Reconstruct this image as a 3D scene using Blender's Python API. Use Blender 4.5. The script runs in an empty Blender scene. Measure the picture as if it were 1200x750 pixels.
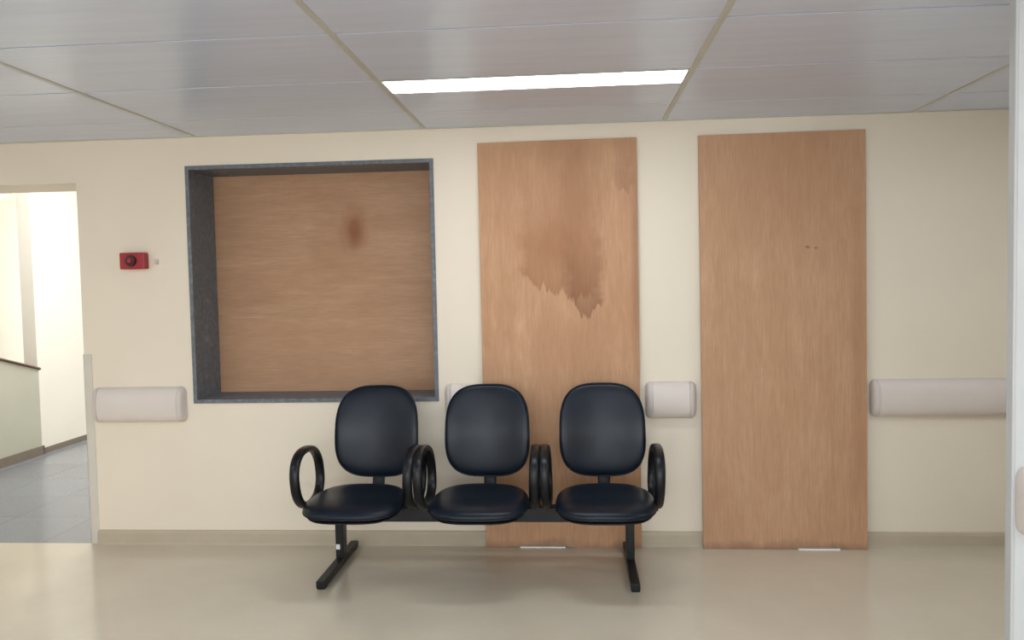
import bpy, bmesh, math, random
from mathutils import Vector, Matrix
sc=bpy.context.scene
COL=sc.collection
# ------------------------------------------------------------ helpers
def lin(c):
    return tuple(((v/255)/12.92 if v/255<=.04045 else ((v/255+.055)/1.055)**2.4) for v in c)+(1,)
def link(ob,parent=None):
    COL.objects.link(ob)
    if parent: ob.parent=parent
    return ob
def empty(name,loc=(0,0,0)):
    e=bpy.data.objects.new(name,None); e.location=loc; e.empty_display_size=.1; COL.objects.link(e); return e
def bm_box(bm,x0,x1,y0,y1,z0,z1,mi=0):
    vs=[bm.verts.new((x,y,z)) for x in (x0,x1) for y in (y0,y1) for z in (z0,z1)]
    for f in ((0,1,3,2),(4,6,7,5),(0,4,5,1),(2,3,7,6),(0,2,6,4),(1,5,7,3)):
        fc=bm.faces.new([vs[i] for i in f]); fc.material_index=mi
def finish(bm,name,mats,parent=None,smooth=False,bevel=0,segs=2):
    bmesh.ops.recalc_face_normals(bm,faces=bm.faces)
    me=bpy.data.meshes.new(name); bm.to_mesh(me); bm.free()
    for m in (mats if isinstance(mats,(list,tuple)) else [mats]): me.materials.append(m)
    if smooth:
        for p in me.polygons: p.use_smooth=True
    ob=bpy.data.objects.new(name,me); link(ob,parent)
    if bevel:
        b=ob.modifiers.new('bevel','BEVEL'); b.width=bevel; b.segments=segs; b.limit_method='ANGLE'
    return ob
def boxes(name,lst,mat,parent=None,bevel=0):
    bm=bmesh.new()
    for b in lst: bm_box(bm,*b)
    return finish(bm,name,mat,parent,bevel=bevel)
class NT:
    def __init__(s,name):
        s.m=bpy.data.materials.new(name); s.m.use_nodes=True; s.t=s.m.node_tree
        s.b=s.t.nodes['Principled BSDF']
    def n(s,t,**k):
        nd=s.t.nodes.new(t)
        for a,v in k.items():
            if a in nd.inputs.keys(): nd.inputs[a].default_value=v
            else: setattr(nd,a,v)
        return nd
    def l(s,a,b): s.t.links.new(a,b)
    def coord(s,scale=(1,1,1),loc=(0,0,0)):
        tc=s.n('ShaderNodeTexCoord'); mp=s.n('ShaderNodeMapping')
        mp.inputs['Scale'].default_value=scale; mp.inputs['Location'].default_value=loc
        s.l(tc.outputs['Object'],mp.inputs['Vector']); return mp.outputs['Vector']
    def noise(s,scale,vec,detail=4,rough=.5,dist=0):
        nd=s.n('ShaderNodeTexNoise'); nd.inputs['Scale'].default_value=scale; nd.inputs['Detail'].default_value=detail
        nd.inputs['Roughness'].default_value=rough; nd.inputs['Distortion'].default_value=dist
        s.l(vec,nd.inputs['Vector']); return nd.outputs['Fac']
    def ramp(s,fac,stops):
        r=s.n('ShaderNodeValToRGB'); e=r.color_ramp.elements
        while len(e)<len(stops): e.new(.5)
        for el,(p,c) in zip(e,stops): el.position=p; el.color=c if len(c)==4 else tuple(c)+(1,)
        s.l(fac,r.inputs['Fac']); return r.outputs['Color']
    def mix(s,fac,a,b,mode='MIX'):
        m=s.n('ShaderNodeMix',data_type='RGBA',blend_type=mode)
        for sock,v in ((m.inputs[0],fac),(m.inputs[6],a),(m.inputs[7],b)):
            if hasattr(v,'links') : s.l(v,sock)
            else: sock.default_value=v
        return m.outputs[2]
    def math(s,op,a,b=0,clamp=False):
        m=s.n('ShaderNodeMath',operation=op); m.use_clamp=clamp
        for sock,v in ((m.inputs[0],a),(m.inputs[1],b)):
            if hasattr(v,'links'): s.l(v,sock)
            else: sock.default_value=v
        return m.outputs[0]
    def bump(s,h,strength=.1,dist=.01):
        b=s.n('ShaderNodeBump'); b.inputs['Strength'].default_value=strength; b.inputs['Distance'].default_value=dist
        s.l(h,b.inputs['Height']); s.l(b.outputs['Normal'],s.b.inputs['Normal'])
    def set(s,col=None,rough=.5,spec=.5,metal=0):
        if col is not None:
            if hasattr(col,'links'): s.l(col,s.b.inputs['Base Color'])
            else: s.b.inputs['Base Color'].default_value=col
        s.b.inputs['Roughness'].default_value=rough; s.b.inputs['Specular IOR Level'].default_value=spec
        s.b.inputs['Metallic'].default_value=metal
        return s.m
G=lambda v:(v,v,v,1)
def plain(name,rgb,rough=.5,spec=.5,var=.06,scale=6,metal=0,bump=0):
    t=NT(name); v=t.coord(); n=t.noise(scale,v)
    c=lin(rgb); a=tuple(x*(1-var) for x in c[:3]); b=tuple(min(1,x*(1+var)) for x in c[:3])
    t.set(t.ramp(n,[(.3,a),(.7,b)]),rough,spec,metal)
    if bump: t.bump(t.noise(180,v),bump,.002)
    return t.m
# ------------------------------------------------------------ materials
M_wall=plain('wall_paint',(237,226,208),.55,.35,.015,3,bump=.12)
M_wall2=plain('corridor_paint',(240,237,228),.6,.3,.02,2)
M_part=plain('partition_laminate',(206,209,211),.4,.4,.02,3)
M_partedge=plain('partition_edge',(196,198,199),.4,.4,.02,3)
M_base=plain('baseboard_vinyl',(188,176,154),.45,.4,.04,9)
M_rail=plain('rail_vinyl',(224,214,207),.42,.4,.015,12)
M_railcap=plain('rail_cap_vinyl',(210,200,194),.4,.4,.02,12)
M_guard=plain('corner_guard_vinyl',(214,209,198),.4,.4,.02,12)
M_red=plain('red_plastic',(162,38,48),.4,.5,.05,20)
M_darkred=plain('dark_plastic',(60,14,20),.4,.5,.05,20)
M_white=plain('white_label_light_sliver',(245,245,245),.6,.3,.01,20)  # leg label, and the painted slivers of daylight under the boards
M_metal=plain('black_powder_coat',(15,17,21),.42,.33,.08,30)
M_plastic=plain('black_arm_plastic',(11,14,20),.36,.36,.05,30)
M_shell=plain('black_shell_plastic',(14,15,18),.5,.4,.05,30)
M_parapet=plain('parapet_paint',(184,184,170),.6,.3,.03,4)
M_handrail=plain('handrail_wood',(96,62,48),.4,.4,.1,10)
M_soffit=plain('soffit_paint',(206,204,198),.7,.2,.02,3)
M_cbase=plain('corridor_baseboard',(120,110,98),.5,.4,.06,8)
M_gap=plain('ceiling_gap',(118,122,126),.7,.2,.04,8)
M_bar=plain('ceiling_runner_metal',(196,196,190),.45,.4,.04,8)
# leather
t=NT('black_leather'); v=t.coord()
vo=t.n('ShaderNodeTexVoronoi'); vo.inputs['Scale'].default_value=260; t.l(v,vo.inputs['Vector'])
t.set(t.ramp(t.noise(8,v),[(.3,(.003,.007,.014)),(.7,(.005,.010,.020))]),.32,.28)
t.bump(vo.outputs['Distance'],.12,.002); M_leather=t.m
# ceiling panels
t=NT('ceiling_panel_pvc'); v=t.coord((1.2,14,1)); n=t.noise(1.6,v,5,.6)
c=t.ramp(n,[(.3,lin((206,216,238))),(.7,lin((214,224,246)))])  # faint streaks in the colour stand for reflections on the panels
t.set(c,.27,.5); M_ceil=t.m
# floor
t=NT('floor_vinyl_cream'); v=t.coord()
n=t.noise(2.2,v,5,.6); n2=t.noise(420,v,2)
c=t.ramp(n,[(.3,lin((206,195,175))),(.7,lin((216,205,186)))])
c=t.mix(t.ramp(n2,[(.42,G(0)),(.7,G(.22))]),c,lin((160,148,128)))
t.set(c,.14,.65); t.bump(n2,.03,.002); M_floor=t.m
t=NT('floor_corridor_granite'); v=t.coord()
br=t.n('ShaderNodeTexBrick'); t.l(v,br.inputs['Vector']); br.offset=0; br.inputs['Scale'].default_value=1
br.inputs['Brick Width'].default_value=.5; br.inputs['Row Height'].default_value=.5; br.inputs['Mortar Size'].default_value=.004
br.inputs['Color1'].default_value=lin((122,127,137)); br.inputs['Color2'].default_value=lin((110,114,124)); br.inputs['Mortar'].default_value=lin((98,98,102))
c=t.mix(t.ramp(t.noise(60,v),[(.4,G(0)),(.65,G(.3))]),br.outputs['Color'],lin((148,150,156)))
t.set(c,.2,.55); M_cfloor=t.m
# grey stone window lining with a few plaster smears
t=NT('grey_stone'); v=t.coord(); n=t.noise(38,v,6,.65)
c=t.ramp(n,[(.3,lin((94,99,106))),(.55,lin((112,117,124))),(.75,lin((136,140,146)))])
c=t.mix(t.ramp(t.noise(11,v,6,.75),[(.58,G(0)),(.70,G(.4))]),c,lin((176,174,166)))
t.set(c,.5,.35); t.bump(n,.15,.004); M_gran=t.m
# light
M_light=bpy.data.materials.new('luminaire_diffuser'); M_light.use_nodes=True
nt=M_light.node_tree; b=nt.nodes['Principled BSDF']; b.inputs['Base Color'].default_value=(.9,.9,.9,1)
b.inputs['Emission Color'].default_value=(.90,.96,1,1); b.inputs['Emission Strength'].default_value=11.5
def plywood(name,c_lo,c_hi,horizontal,stains,dirt=True,drip=False,seam=None,mott=.6):
    t=NT(name)
    s=(1.2,1,16) if horizontal else (16,1,1.2)
    n=t.noise(1.3,t.coord(s),6,.6,.6)
    s2=(1.5,1,26) if horizontal else (26,1,1.5)
    fine=t.noise(6,t.coord(s2),4,.6)
    cloud=t.noise(3.0,t.coord((1.5,1,.7) if not horizontal else (.7,1,1.6)),6,.68,.4)
    c=t.ramp(n,[(.28,c_lo),(.72,c_hi)])
    c=t.mix(t.ramp(fine,[(.38,G(0)),(.64,G(.34))]),c,tuple(x*.60 for x in c_lo[:3])+(1,))
    c=t.mix(t.ramp(cloud,[(.38,G(.0)),(.68,G(mott))]),c,tuple(x*f for x,f in zip(c_lo[:3],(.80,.72,.65)))+(1,))
    tc=t.n('ShaderNodeTexCoord'); sx=t.n('ShaderNodeSeparateXYZ'); t.l(tc.outputs['Object'],sx.inputs[0])
    X,Z=sx.outputs['X'],sx.outputs['Z']
    if seam is not None:
        c=t.mix(t.ramp(t.math('SUBTRACT',seam+.5,Z),[(.497,G(0)),(.503,G(.12))]),c,tuple(min(1,x*1.2) for x in c_hi[:3])+(1,))
    for (x,z,rx,rz,st,na,col,sv,ring) in stains:
        mp=t.n('ShaderNodeMapping')
        mp.inputs['Location'].default_value=(-x/rx,0,-z/rz); mp.inputs['Scale'].default_value=(1/rx,0,1/rz)
        t.l(tc.outputs['Object'],mp.inputs['Vector'])
        ln=t.n('ShaderNodeVectorMath',operation='LENGTH'); t.l(mp.outputs['Vector'],ln.inputs[0])
        nn=t.noise(1,t.coord(sv,(x*3,0,z)),5,.6)
        d=t.math('ADD',ln.outputs['Value'],t.math('MULTIPLY',t.math('SUBTRACT',nn,.5),na))
        if ring: mk=t.ramp(d,[(.0,G(st*.6)),(.75,G(st*.7)),(.92,G(st)),(1.0,G(0))])
        else: mk=t.ramp(d,[(.2,G(st)),(1.0,G(0))])
        c=t.mix(mk,c,col)
    if drip:
        # water that ran down the sheet: ragged lower fronts with a tide line, fading upwards
        for (xc,zb,slope,wl,wr,h,st,col,fx) in drip:
            jag=t.math('MULTIPLY',t.math('SUBTRACT',t.noise(1,t.coord((fx,1,1.5),(xc*7,0,0)),5,.65),.5),.34)
            front=t.math('ADD',t.math('ADD',t.math('MULTIPLY',t.math('ABSOLUTE',t.math('SUBTRACT',X,xc)),slope),zb),jag)
            d=t.math('SUBTRACT',Z,front)
            dm=t.ramp(t.math('DIVIDE',d,h),[(0,G(0)),(.03,G(.9)),(.12,G(.75)),(.45,G(.55)),(1,G(0))])
            e=t.math('ADD',t.math('SUBTRACT',X,xc),t.math('MULTIPLY',t.math('SUBTRACT',t.noise(1,t.coord((5,1,9)),4,.6),.5),.16))
            l=t.ramp(t.math('DIVIDE',t.math('ADD',e,wl),.06),[(0,G(0)),(1,G(1))])
            r=t.ramp(t.math('DIVIDE',t.math('SUBTRACT',wr,e),.05),[(0,G(0)),(1,G(1))])
            mk=t.math('MULTIPLY',t.math('MULTIPLY',dm,l),t.math('MULTIPLY',r,st))
            c=t.mix(mk,c,col)
    if dirt:
        z=t.math('ADD',Z,t.math('MULTIPLY',t.math('SUBTRACT',t.noise(9,t.coord(),4),.5),.12))
        c=t.mix(t.ramp(z,[(.0,G(.6)),(.05,G(0))]),c,lin((120,96,80)))
    t.set(c,.5,.35); t.bump(fine,.06,.003); return t.m
M_ply1=plywood('plywood_stained',lin((196,151,114)),lin((212,168,131)),False,[
 (.0,1.95,.24,.60,.65,.9,lin((160,112,76)),(9,1,3.0),False),
 (-.1,1.6,.16,.14,.5,1.2,lin((164,114,74)),(9,1,6.0),False),
 (.0,1.05,.22,.30,.3,1.0,lin((176,128,90)),(9,1,3.0),False),
 (.33,1.5,.035,1.0,.5,.7,lin((146,102,72)),(12,1,2),False),
 (-.35,1.95,.3,.35,.3,.9,lin((176,128,92)),(5,1,2),False)],
 drip=[(.01,1.29,.5,.30,.13,.60,.72,lin((154,102,64)),14),(.08,1.20,1.2,.14,.09,.40,.76,lin((128,80,48)),22),(.28,1.86,.6,.08,.05,.5,.55,lin((146,98,68)),22)])
M_ply2=plywood('plywood_plain',lin((194,152,118)),lin((207,166,132)),False,[
 (1.1,1.9,.5,.5,.3,.9,lin((176,130,96)),(4,1,2),False),
 (1.20,1.56,.018,.010,.8,1.6,lin((120,80,58)),(70,1,60),False),
 (1.24,1.555,.012,.009,.7,1.6,lin((120,80,58)),(70,1,60),False),
 (1.45,1.0,.05,1.1,.35,.6,lin((160,114,82)),(12,1,2),False)],mott=.5)
M_ply3=plywood('plywood_window',lin((182,142,110)),lin((197,157,124)),True,[
 (-1.86,1.236,.20,.005,.5,1.0,lin((210,184,154)),(14,1,60),False),
 (-1.245,1.735,.095,.17,.7,.8,lin((144,84,48)),(12,1,6),False),
 (-1.235,1.70,.055,.11,.4,.7,lin((128,70,40)),(18,1,6),False)],dirt=False,seam=1.225,mott=.5)
# ------------------------------------------------------------ room shell
X0,X1,Y1=-4.0,3.0,-9.0
ZC=2.2294
DX0,DX1,DZ=-3.9,-2.70,2.00
WX0,WX1,WZ0,WZ1=-2.082,-.724,.781,2.073
T=.36; TOP=2.75
boxes('wall_back',[(X0-2.6,DX0,0,T,0,TOP),(DX0,DX1,0,T,DZ,TOP),(DX1,WX0,0,T,0,TOP),(WX0,WX1,0,T,0,WZ0),(WX0,WX1,0,T,WZ1,TOP),(WX1,X1+.12,0,T,0,TOP)],M_wall)
boxes('wall_left',[(X0-.12,X0,Y1,0,0,TOP)],M_wall)
boxes('wall_right',[(X1,X1+.12,Y1,0,0,TOP)],M_wall)
boxes('wall_rear',[(X0-.12,X1+.12,Y1-.12,Y1,0,.9),(X0-.12,X1+.12,Y1-.12,Y1,2.1,TOP),(X0-.12,-3.2,Y1-.12,Y1,.9,2.1),(2.2,X1+.12,Y1-.12,Y1,.9,2.1)],M_wall)
boxes('floor',[(X0-.12,X1+.12,Y1-.12,0,-.1,0)],M_floor)
boxes('floor_corridor',[(-6.6,-2.0,0.0,9.2,-.1,-.0005)],M_cfloor)
# baseboard with coved top
def baseboard(name,x0,x1):
    bm=bmesh.new(); prof=[(0,0),(-.022,0),(-.017,.01),(-.014,.06),(-.009,.074),(0,.078)]
    a=[bm.verts.new((x0,y,z)) for y,z in prof]; b=[bm.verts.new((x1,y,z)) for y,z in prof]
    for i in range(len(prof)): j=(i+1)%len(prof); bm.faces.new((a[i],a[j],b[j],b[i]))
    bm.faces.new(a); bm.faces.new(b[::-1]); return finish(bm,name,M_base)
baseboard('baseboard_back',-2.66,X1)
# ceiling: slab, individual panels, runners
CX=-.768; R0=-.412
bm=bmesh.new()
bm_box(bm,X0-.12,X1+.12,Y1-.12,0,ZC+.02,ZC+.12,1)
LUM=[(0,1),(-2,3),(2,2),(0,4),(0,8),(-2,6),(2,5),(-2,9),(2,8),(0,11),(-2,12),(2,11)]  # second and third are unseen fixtures added to brighten the back wall
rows=[(R0,0.0)]+[(R0-.625*(i+1),R0-.625*i) for i in range(14)]
for k in range(-3,4):
    xa=max(X0,CX+1.25*k); xb=min(X1,CX+1.25*(k+1))
    if xb<=xa: continue
    for r,(ya,yb) in enumerate(rows):
        ya=max(ya,Y1)
        if (k,r) in LUM: ya2=ya+.222
        else: ya2=ya
        if yb-ya2<.02: continue
        bm_box(bm,xa+.009,xb-.009,ya2+.006,yb-.006,ZC,ZC+.021,0)
for k in range(-2,4):
    x=CX+1.25*k
    if X0<x<X1: bm_box(bm,x-.012,x+.012,Y1,0,ZC-.003,ZC+.021,2)
bm_box(bm,X0,X1,-.018,0,ZC-.004,ZC+.021,2)
finish(bm,'ceiling',[M_ceil,M_gap,M_bar],bevel=.0015,segs=1)
for (k,r) in LUM:
    xa=CX+1.25*k; ya=rows[r][0]
    if ya<Y1: continue
    e=empty('ceiling_luminaire')
    boxes('housing',[(xa+.012,xa+.018,ya+.004,ya+.222,ZC-.003,ZC+.019),(xa+1.232,xa+1.238,ya+.004,ya+.222,ZC-.003,ZC+.019),
      (xa+.018,xa+1.232,ya+.004,ya+.010,ZC-.003,ZC+.019),(xa+.018,xa+1.232,ya+.216,ya+.222,ZC-.003,ZC+.019)],M_bar,e)
    boxes('diffuser',[(xa+.018,xa+1.232,ya+.010,ya+.216,ZC-.001,ZC+.015)],M_light,e)
# ------------------------------------------------------------ window opening lined with stone and boarded
REC=.30; w=.022
boxes('window_frame',[(WX0,WX0+w,-.006,REC,WZ0,WZ1),(WX1-w,WX1,-.006,REC,WZ0,WZ1),(WX0+w,WX1-w,-.006,REC,WZ1-w,WZ1),(WX0+w,WX1-w,-.006,REC,WZ0,WZ0+w)],M_gran,bevel=.002)
boxes('window_boarding',[(WX0,WX1,REC+.001,REC+.017,WZ0,WZ1)],M_ply3)
# ------------------------------------------------------------ plywood boards
def board(name,x0,x1,ytop,ybot,z1,mat,notch):
    bm=bmesh.new(); th=.015
    pts=[(x0,0),(notch[0],0),(notch[0]+.01,.009),(notch[1]-.01,.009),(notch[1],0),(x1,0),(x1+.001,z1*.5),(x1,z1),(x0-.003,z1-.004),(x0,z1*.5)]
    f=lambda z:ybot+(ytop-ybot)*z/z1
    a=[bm.verts.new((x,f(z),z)) for x,z in pts]; b=[bm.verts.new((x,f(z)+th,z)) for x,z in pts]
    bm.faces.new(a); bm.faces.new(b[::-1])
    for i in range(len(pts)): j=(i+1)%len(pts); bm.faces.new((a[j],a[i],b[i],b[j]))
    return finish(bm,name,mat,bevel=.001,segs=1)
board('plywood_board',-.483,.341,-.020,-.040,2.145,M_ply1,(-.34,.0))
board('plywood_board',.658,1.489,-.020,-.055,2.147,M_ply2,(1.13,1.36))
boxes('painted_gap_light',[(-.30,-.06,-.044,-.026,0,.006)],M_white)  # daylight showing under the board, painted as a white strip
boxes('painted_gap_light',[(1.14,1.35,-.062,-.040,0,.006)],M_white)  # white strip standing for the light in this board's bottom gap
# ------------------------------------------------------------ bumper rails
def rail(name,x0,x1,z0=.681,z1=.876,y=0,dep=.062,capl=True,capr=True):
    e=empty(name)
    zc=(z0+z1)/2; hz=(z1-z0)/2
    prof=[]
    for i in range(21):
        a=-math.pi/2+math.pi*i/20
        prof.append((-(dep)*abs(math.cos(a))**.75, zc+hz*math.copysign(abs(math.sin(a))**.9,math.sin(a))))
    def seg(n,stations,mat):
        bm=bmesh.new(); rings=[]
        for x,s in stations:
            rings.append([bm.verts.new((x,y+p*s,zc+(q-zc)*(.55+.45*s))) for p,q in prof])
        for A,B in zip(rings,rings[1:]):
            for i in range(20): bm.faces.new((A[i],A[i+1],B[i+1],B[i]))
        for A in (rings[0],rings[-1]):
            bm.faces.new(A)
        for A,B in zip(rings,rings[1:]): bm.faces.new((A[0],B[0],B[20],A[20]))
        ob=finish(bm,n,mat,e,smooth=True)
        m=ob.modifiers.new('es','EDGE_SPLIT'); m.split_angle=math.radians(50)
    cl=.035
    caps=[(0,.25),(.003,.55),(.008,.78),(.016,.93),(.026,.99),(cl,1.0)]
    a=x0+(cl if capl else 0); b=x1-(cl if capr else 0)
    seg('cover',[(a+.0015,.985),(b-.0015,.985)],M_rail)
    if capl: seg('end_cap_left',[(x0+d,s) for d,s in caps],M_railcap)
    if capr: seg('end_cap_right',[(x1-d,s) for d,s in caps][::-1],M_railcap)
    return e
rail('handrail_bumper',-2.645,-2.12)
rail('handrail_bumper',-.69,-.492)
rail('handrail_bumper',.37,.632)
rail('handrail_bumper',1.515,X1,capr=False)
# corner guard at door jamb
boxes('trim_1',[(DX1-.003,DX1+.045,-.004,0,0,1.06),(DX1-.003,DX1,-.004,.05,0,1.06)],M_guard,bevel=.001)
# ------------------------------------------------------------ partition on the right
PY=-1.95
boxes('wall_partition',[(1.222,X1,PY,PY+.03,0,ZC-.004)],M_part)
boxes('trim_2',[(1.212,1.222,PY-.003,PY+.032,0,ZC-.004)],M_partedge,bevel=.003)
rail('handrail_bumper',1.224,X1,y=PY,capr=False)
# ------------------------------------------------------------ fire alarm
e=empty('fire_alarm_call_point')
boxes('housing',[(-2.445,-2.305,-.05,0,1.522,1.612)],M_red,e,bevel=.006)
boxes('face_plate',[(-2.438,-2.312,-.054,-.048,1.530,1.604)],M_red,e,bevel=.002)
bm=bmesh.new()
bmesh.ops.create_cone(bm,cap_ends=True,segments=32,radius1=.033,radius2=.029,depth=.014,matrix=Matrix.Translation((-2.378,-.058,1.567))@Matrix.Rotation(math.pi/2,4,'X'))
finish(bm,'sounder_dome',M_darkred,e)
bm=bmesh.new()
bmesh.ops.create_cone(bm,cap_ends=True,segments=32,radius1=.014,radius2=.012,depth=.01,matrix=Matrix.Translation((-2.378,-.066,1.567))@Matrix.Rotation(math.pi/2,4,'X'))
finish(bm,'button',M_red,e)
boxes('wall_hook',[(-2.268,-2.252,-.012,0,1.545,1.575),(-2.263,-2.257,-.02,-.01,1.55,1.556)],M_railcap,bevel=.002)
# ------------------------------------------------------------ chairs
def sgnp(v,p): return math.copysign(abs(v)**p,v)
def cushion(name,W,Hh,Tt,n,parent,xf,mat,dish=.0,fall=None,taper=0,N=64):
    bm=bmesh.new(); rings=[]
    K=26
    for k in range(K+1):
        ph=-math.pi/2+math.pi*k/K
        r=abs(math.cos(ph))**.42 if 0<k<K else 0
        h=sgnp(math.sin(ph),1.0)*Tt/2
        ring=[]
        for i in range(N):
            th=2*math.pi*i/N
            u=sgnp(math.cos(th),2/n)*r; v=sgnp(math.sin(th),2/n)*r
            x=W/2*u*(1+taper*v); y=Hh/2*v
            z=h-(dish*(1-min(1,r*r*1.1)) if h>0 else 0)
            if fall: z+=fall(u,v)
            ring.append((x,y,z))
            if r==0: break
        rings.append([bm.verts.new(xf(p)) for p in ring])
    for A,B in zip(rings,rings[1:]):
        for i in range(N):
            j=(i+1)%N
            if len(A)==1: bm.faces.new((A[0],B[i],B[j]))
            elif len(B)==1: bm.faces.new((A[i],A[j],B[0]))
            else: bm.faces.new((A[i],A[j],B[j],B[i]))
    return finish(bm,name,mat,parent,smooth=True)
def tube(name,pts,rad,mat,parent,cyc=True):
    cu=bpy.data.curves.new(name,'CURVE'); cu.dimensions='3D'; s=cu.splines.new('POLY'); s.points.add(len(pts)-1)
    for p,q in zip(s.points,pts): p.co=(*q,1)
    s.use_cyclic_u=cyc; cu.bevel_depth=rad; cu.bevel_resolution=3; cu.materials.append(mat)
    ob=bpy.data.objects.new(name,cu); link(ob)
    me=bpy.data.meshes.new_from_object(ob); me.name=name; bpy.data.objects.remove(ob)
    for p in me.polygons: p.use_smooth=True
    o2=bpy.data.objects.new(name,me); link(o2,parent); return o2
def sweep(name,path,wx,th,parent,mat,closed=True):
    """band of width wx (world X) and thickness th swept along a (y,z) path."""
    bm=bmesh.new(); rings=[]; n=len(path)
    for i in range(n):
        x,y,z=path[i]
        p=path[(i+1)%n] if closed or i<n-1 else path[i]; q=path[i-1] if closed or i>0 else path[i]
        ty,tz=p[1]-q[1],p[2]-q[2]; L=math.hypot(ty,tz); ty/=L; tz/=L; ny,nz=-tz,ty
        ring=[]
        for k in range(12):
            a=2*math.pi*k/12; cx=sgnp(math.cos(a),.6)*wx/2; cn=sgnp(math.sin(a),.8)*th/2
            ring.append(bm.verts.new((x+cx,y+ny*cn,z+nz*cn)))
        rings.append(ring)
    m=n if closed else n-1
    for i in range(m):
        A=rings[i];B=rings[(i+1)%n]
        for k in range(12): bm.faces.new((A[k],A[(k+1)%12],B[(k+1)%12],B[k]))
    if not closed: bm.faces.new(rings[0]); bm.faces.new(rings[-1])
    return finish(bm,name,mat,parent,smooth=True)
bench=empty('three_seat_waiting_bench')
SY=-.60; ST=.405; NS=3.1
for ci,(cx,sx_,bx_,al,ar) in enumerate(((-1.0,-1.025,-1.0,-1.296,-.770),(-.43,-.446,-.438,-.722,-.190),(.14,.132,.134,-.140,.376))):
    s='_%d'%(ci+1)
    def xs(p,cx=sx_): return (cx+p[0],SY+p[1],ST+p[2])
    def fall(u,v): return (-.030*max(0,-v-.25)**1.6+.012*max(0,v)**2-.006*u*u)
    cushion('seat_cushion'+s,.452,.45,.072,NS,bench,xs,M_leather,dish=.012,fall=fall,taper=-.02)
    cushion('seat_shell'+s,.43,.42,.03,NS,bench,lambda p,cx=sx_:(cx+p[0],SY+p[1]+.005,ST-.030+p[2]),M_shell,fall=fall)
    N=72
    pip=[]
    for i in range(N):
        th=2*math.pi*i/N; u=sgnp(math.cos(th),2/NS)*.995; v=sgnp(math.sin(th),2/NS)*.995
        pip.append((sx_+.452/2*u*(1-.02*v),SY+.225*v,ST-.008+fall(u,v)))
    tube('seat_piping'+s,pip,.0035,M_leather,bench)
    tilt=math.radians(9); ct,st=math.cos(tilt),math.sin(tilt); BY,BZ=-.235,.668
    def xb(p,cx=bx_):
        curve=.035*(p[0]/.21)**2
        lum=.012*math.cos(p[1]/.23*math.pi)
        out=p[2]+curve+lum*.6
        return (cx+p[0],BY+st*p[1]-ct*out,BZ+ct*p[1]+st*out*.3)
    cushion('backrest_cushion'+s,.425,.465,.06,NS,bench,xb,M_leather,dish=.008,taper=-.02)
    cushion('backrest_shell'+s,.40,.44,.028,NS,bench,lambda p,xb=xb:xb((p[0],p[1],p[2]-.026)),M_shell,taper=-.02)
    pip=[]
    for i in range(N):
        th=2*math.pi*i/N; u=sgnp(math.cos(th),2/NS); v=sgnp(math.sin(th),2/NS)
        pip.append(xb((.2125*u*(1-.02*v)*.985,.2325*v*.985,.014)))
    tube('backrest_piping'+s,pip,.003,M_leather,bench)
    path=[(cx,-.62,.352),(cx,-.40,.352),(cx,-.34,.356),(cx,-.295,.372),(cx,-.268,.40),(cx,-.255,.44),(cx,-.235,.52),(cx,-.215,.62),(cx,-.20,.70)]
    sweep('back_support_bar'+s,path,.062,.014,bench,M_metal,closed=False)
    boxes('seat_mount'+s,[(cx-.09,cx+.09,-.72,-.42,.335,.352),(cx-.04,cx+.04,-.60,-.27,.298,.350)],M_metal,bench,bevel=.004)
    for ax,sd,nm in ((al,-1,'left'),(ar,1,'right')):
        ring=[]
        for i in range(56):
            th=2*math.pi*i/56
            yy=sgnp(math.cos(th),2/2.35)*.185; zz=sgnp(math.sin(th),2/2.35)*.136
            ring.append((ax+sd*.004*(zz/.138),-.475+yy-zz*.12,.490+zz+(-yy*.04)))
        sweep('armrest_'+nm+s,ring,.046,.030,bench,M_plastic)
        xa,xb2=sorted((ax,cx+sd*.12))
        boxes('armrest_bracket_'+nm+s,[(xa,xb2,-.56,-.50,.345,.358)],M_metal,bench,bevel=.003)
boxes('beam',[(-1.235,.31,-.335,-.265,.225,.298)],M_metal,bench,bevel=.004)
for nm,lx in (('left',-1.193),('right',.262)):
    boxes('leg_column_'+nm,[(lx-.02,lx+.02,-.335,-.265,.03,.24)],M_metal,bench,bevel=.004)
    boxes('leg_foot_'+nm,[(lx-.021,lx+.021,-.655,-.055,.006,.040)],M_metal,bench,bevel=.004)
    boxes('leg_pads_'+nm,[(lx-.018,lx+.018,-.65,-.60,0,.008),(lx-.018,lx+.018,-.11,-.06,0,.008)],M_shell,bench)
boxes('leg_label',[(-1.210,-1.190,-.3365,-.335,.085,.11)],M_white,bench)
# ------------------------------------------------------------ corridor / stairwell beyond the doorway
boxes('wall_corridor_left',[(-4.74,-4.62,2.38,9.0,0,TOP)],M_wall2)
boxes('wall_corridor_right',[(-2.3,-2.2,T,9.0,0,TOP)],M_wall2)
boxes('wall_corridor_end',[(-6.6,-2.2,9.0,9.1,0,TOP)],M_wall2)
boxes('wall_stairwell',[(-6.6,-6.5,T,9.0,0,TOP)],M_wall2)
boxes('ceiling_corridor',[(-6.6,-2.2,T,9.1,TOP,TOP+.1)],M_wall2)
boxes('baseboard_corridor',[(-4.62,-4.608,2.38,9.0,0,.045)],M_cbase)
bm=bmesh.new(); prof=[]
ys=[.36+i*(2.36-.36)/24 for i in range(25)]
def ztop(y):
    s=(y-2.36)
    return .735-.27*s if s>-.9 else .735+.27*.9+(-s-.9)*.34
A=[];B=[]
for y in ys:
    z=ztop(y)
    A.append([bm.verts.new((-4.72,y,0)),bm.verts.new((-4.72,y,z))]); B.append([bm.verts.new((-4.60,y,0)),bm.verts.new((-4.60,y,z))])
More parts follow.
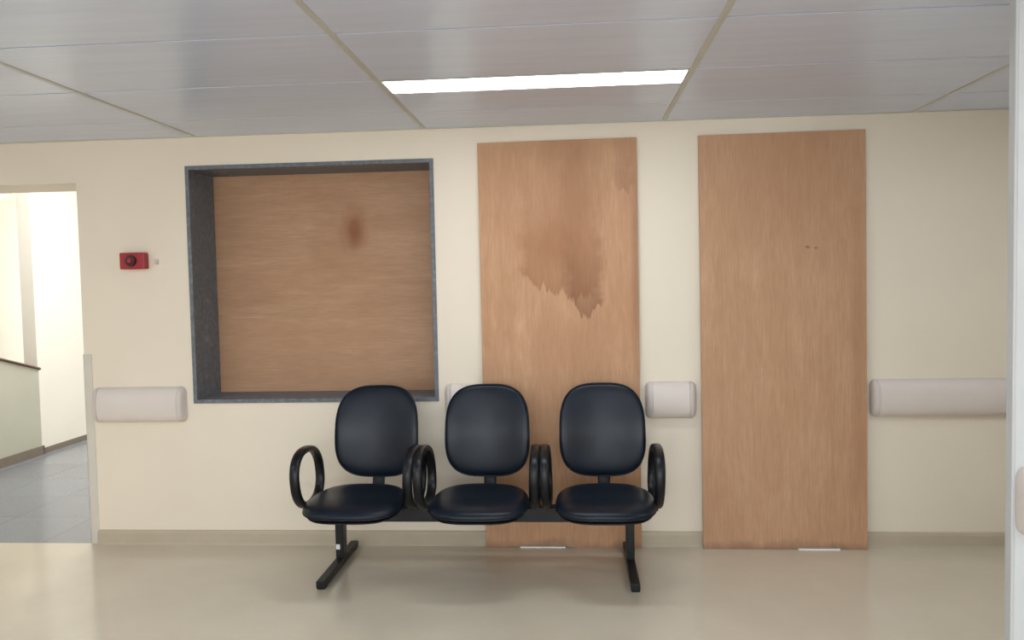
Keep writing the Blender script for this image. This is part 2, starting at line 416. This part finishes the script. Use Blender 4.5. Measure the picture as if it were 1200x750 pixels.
for i in range(24):
    bm.faces.new((A[i][0],A[i+1][0],A[i+1][1],A[i][1])); bm.faces.new((B[i][0],B[i][1],B[i+1][1],B[i+1][0]))
    bm.faces.new((A[i][1],A[i+1][1],B[i+1][1],B[i][1])); bm.faces.new((A[i][0],B[i][0],B[i+1][0],A[i+1][0]))
bm.faces.new((A[0][0],A[0][1],B[0][1],B[0][0])); bm.faces.new((A[-1][0],B[-1][0],B[-1][1],A[-1][1]))
par=empty('stair_parapet')
finish(bm,'parapet_wall',M_parapet,par)
sweep('parapet_cap',[(-4.66,y,ztop(y)+.012) for y in ys]+[(-4.66,2.37,ztop(2.36)+.004)],.16,.03,par,M_handrail,closed=False)
boxes('parapet_skirting',[(-4.60,-4.585,.36,2.37,0,.075),(-4.72,-4.585,2.36,2.372,0,.075)],M_cbase,par)
bm=bmesh.new()
f=lambda y:2.01+.43*(y-1.8)
y0,y1=.36,3.2
vs=[bm.verts.new(p) for p in [(-6.5,y0,f(y0)),(-6.5,y1,f(y1)),(-6.5,y1,f(y1)+.16),(-6.5,y0,f(y0)+.16),(-4.75,y0,f(y0)),(-4.75,y1,f(y1)),(-4.75,y1,f(y1)+.16),(-4.75,y0,f(y0)+.16)]]
for q in ((0,1,2,3),(4,7,6,5),(0,4,5,1),(3,2,6,7),(0,3,7,4),(1,5,6,2)): bm.faces.new([vs[i] for i in q])
finish(bm,'stair_soffit',M_soffit)
# ------------------------------------------------------------ lights
def area(name,loc,rot,sx,sy,power,col=(1,1,1)):
    ld=bpy.data.lights.new(name,'AREA'); ld.shape='RECTANGLE'; ld.size=sx; ld.size_y=sy; ld.energy=power; ld.color=col
    o=bpy.data.objects.new(name,ld); o.location=loc; o.rotation_euler=rot; COL.objects.link(o); return o
area('window_daylight',(-.5,Y1-.02,1.5),(math.radians(90),0,0),5.3,1.2,140,(.92,.96,1))
area('corridor_daylight',(-3.4,8.9,1.5),(math.radians(-90),0,0),2.0,2.0,140,(1,.985,.95))
area('corridor_fill',(-3.6,1.8,TOP-.02),(0,0,0),1.2,1.2,52,(1,.985,.95))  # unseen fill added to brighten the near part of the corridor
area('stairwell_fill',(-5.6,8.9,1.4),(math.radians(-90),0,0),1.4,2.0,170,(1,.985,.95))  # added fill that keeps the stairwell from rendering black
wd=bpy.data.worlds.new('world'); sc.world=wd; wd.use_nodes=True
wd.node_tree.nodes['Background'].inputs['Color'].default_value=(.9,.95,1,1)
wd.node_tree.nodes['Background'].inputs['Strength'].default_value=.5
sc.view_settings.view_transform='Standard'
sc.view_settings.exposure=.17
# ------------------------------------------------------------ camera
F=953.15; D=4.2934; H=1.4194; yaw,pit,rol=.0752,.0485,-.0203
cy,sy=math.cos(yaw),math.sin(yaw);cp,sp=math.cos(pit),math.sin(pit);cr,sr=math.cos(rol),math.sin(rol)
fwd=Vector((-sy*cp,cy*cp,-sp)); right=Vector((cy,sy,0)); up=right.cross(fwd)
r2=right*cr+up*sr; u2=-right*sr+up*cr
R=Matrix((r2,u2,-fwd)).transposed()
cd=bpy.data.cameras.new('camera');cam=bpy.data.objects.new('camera',cd);COL.objects.link(cam)
cd.sensor_width=36;cd.lens=F*36/1200;cd.clip_start=.05
cam.matrix_world=Matrix.Translation((0,-D,H))@R.to_4x4()
sc.camera=cam
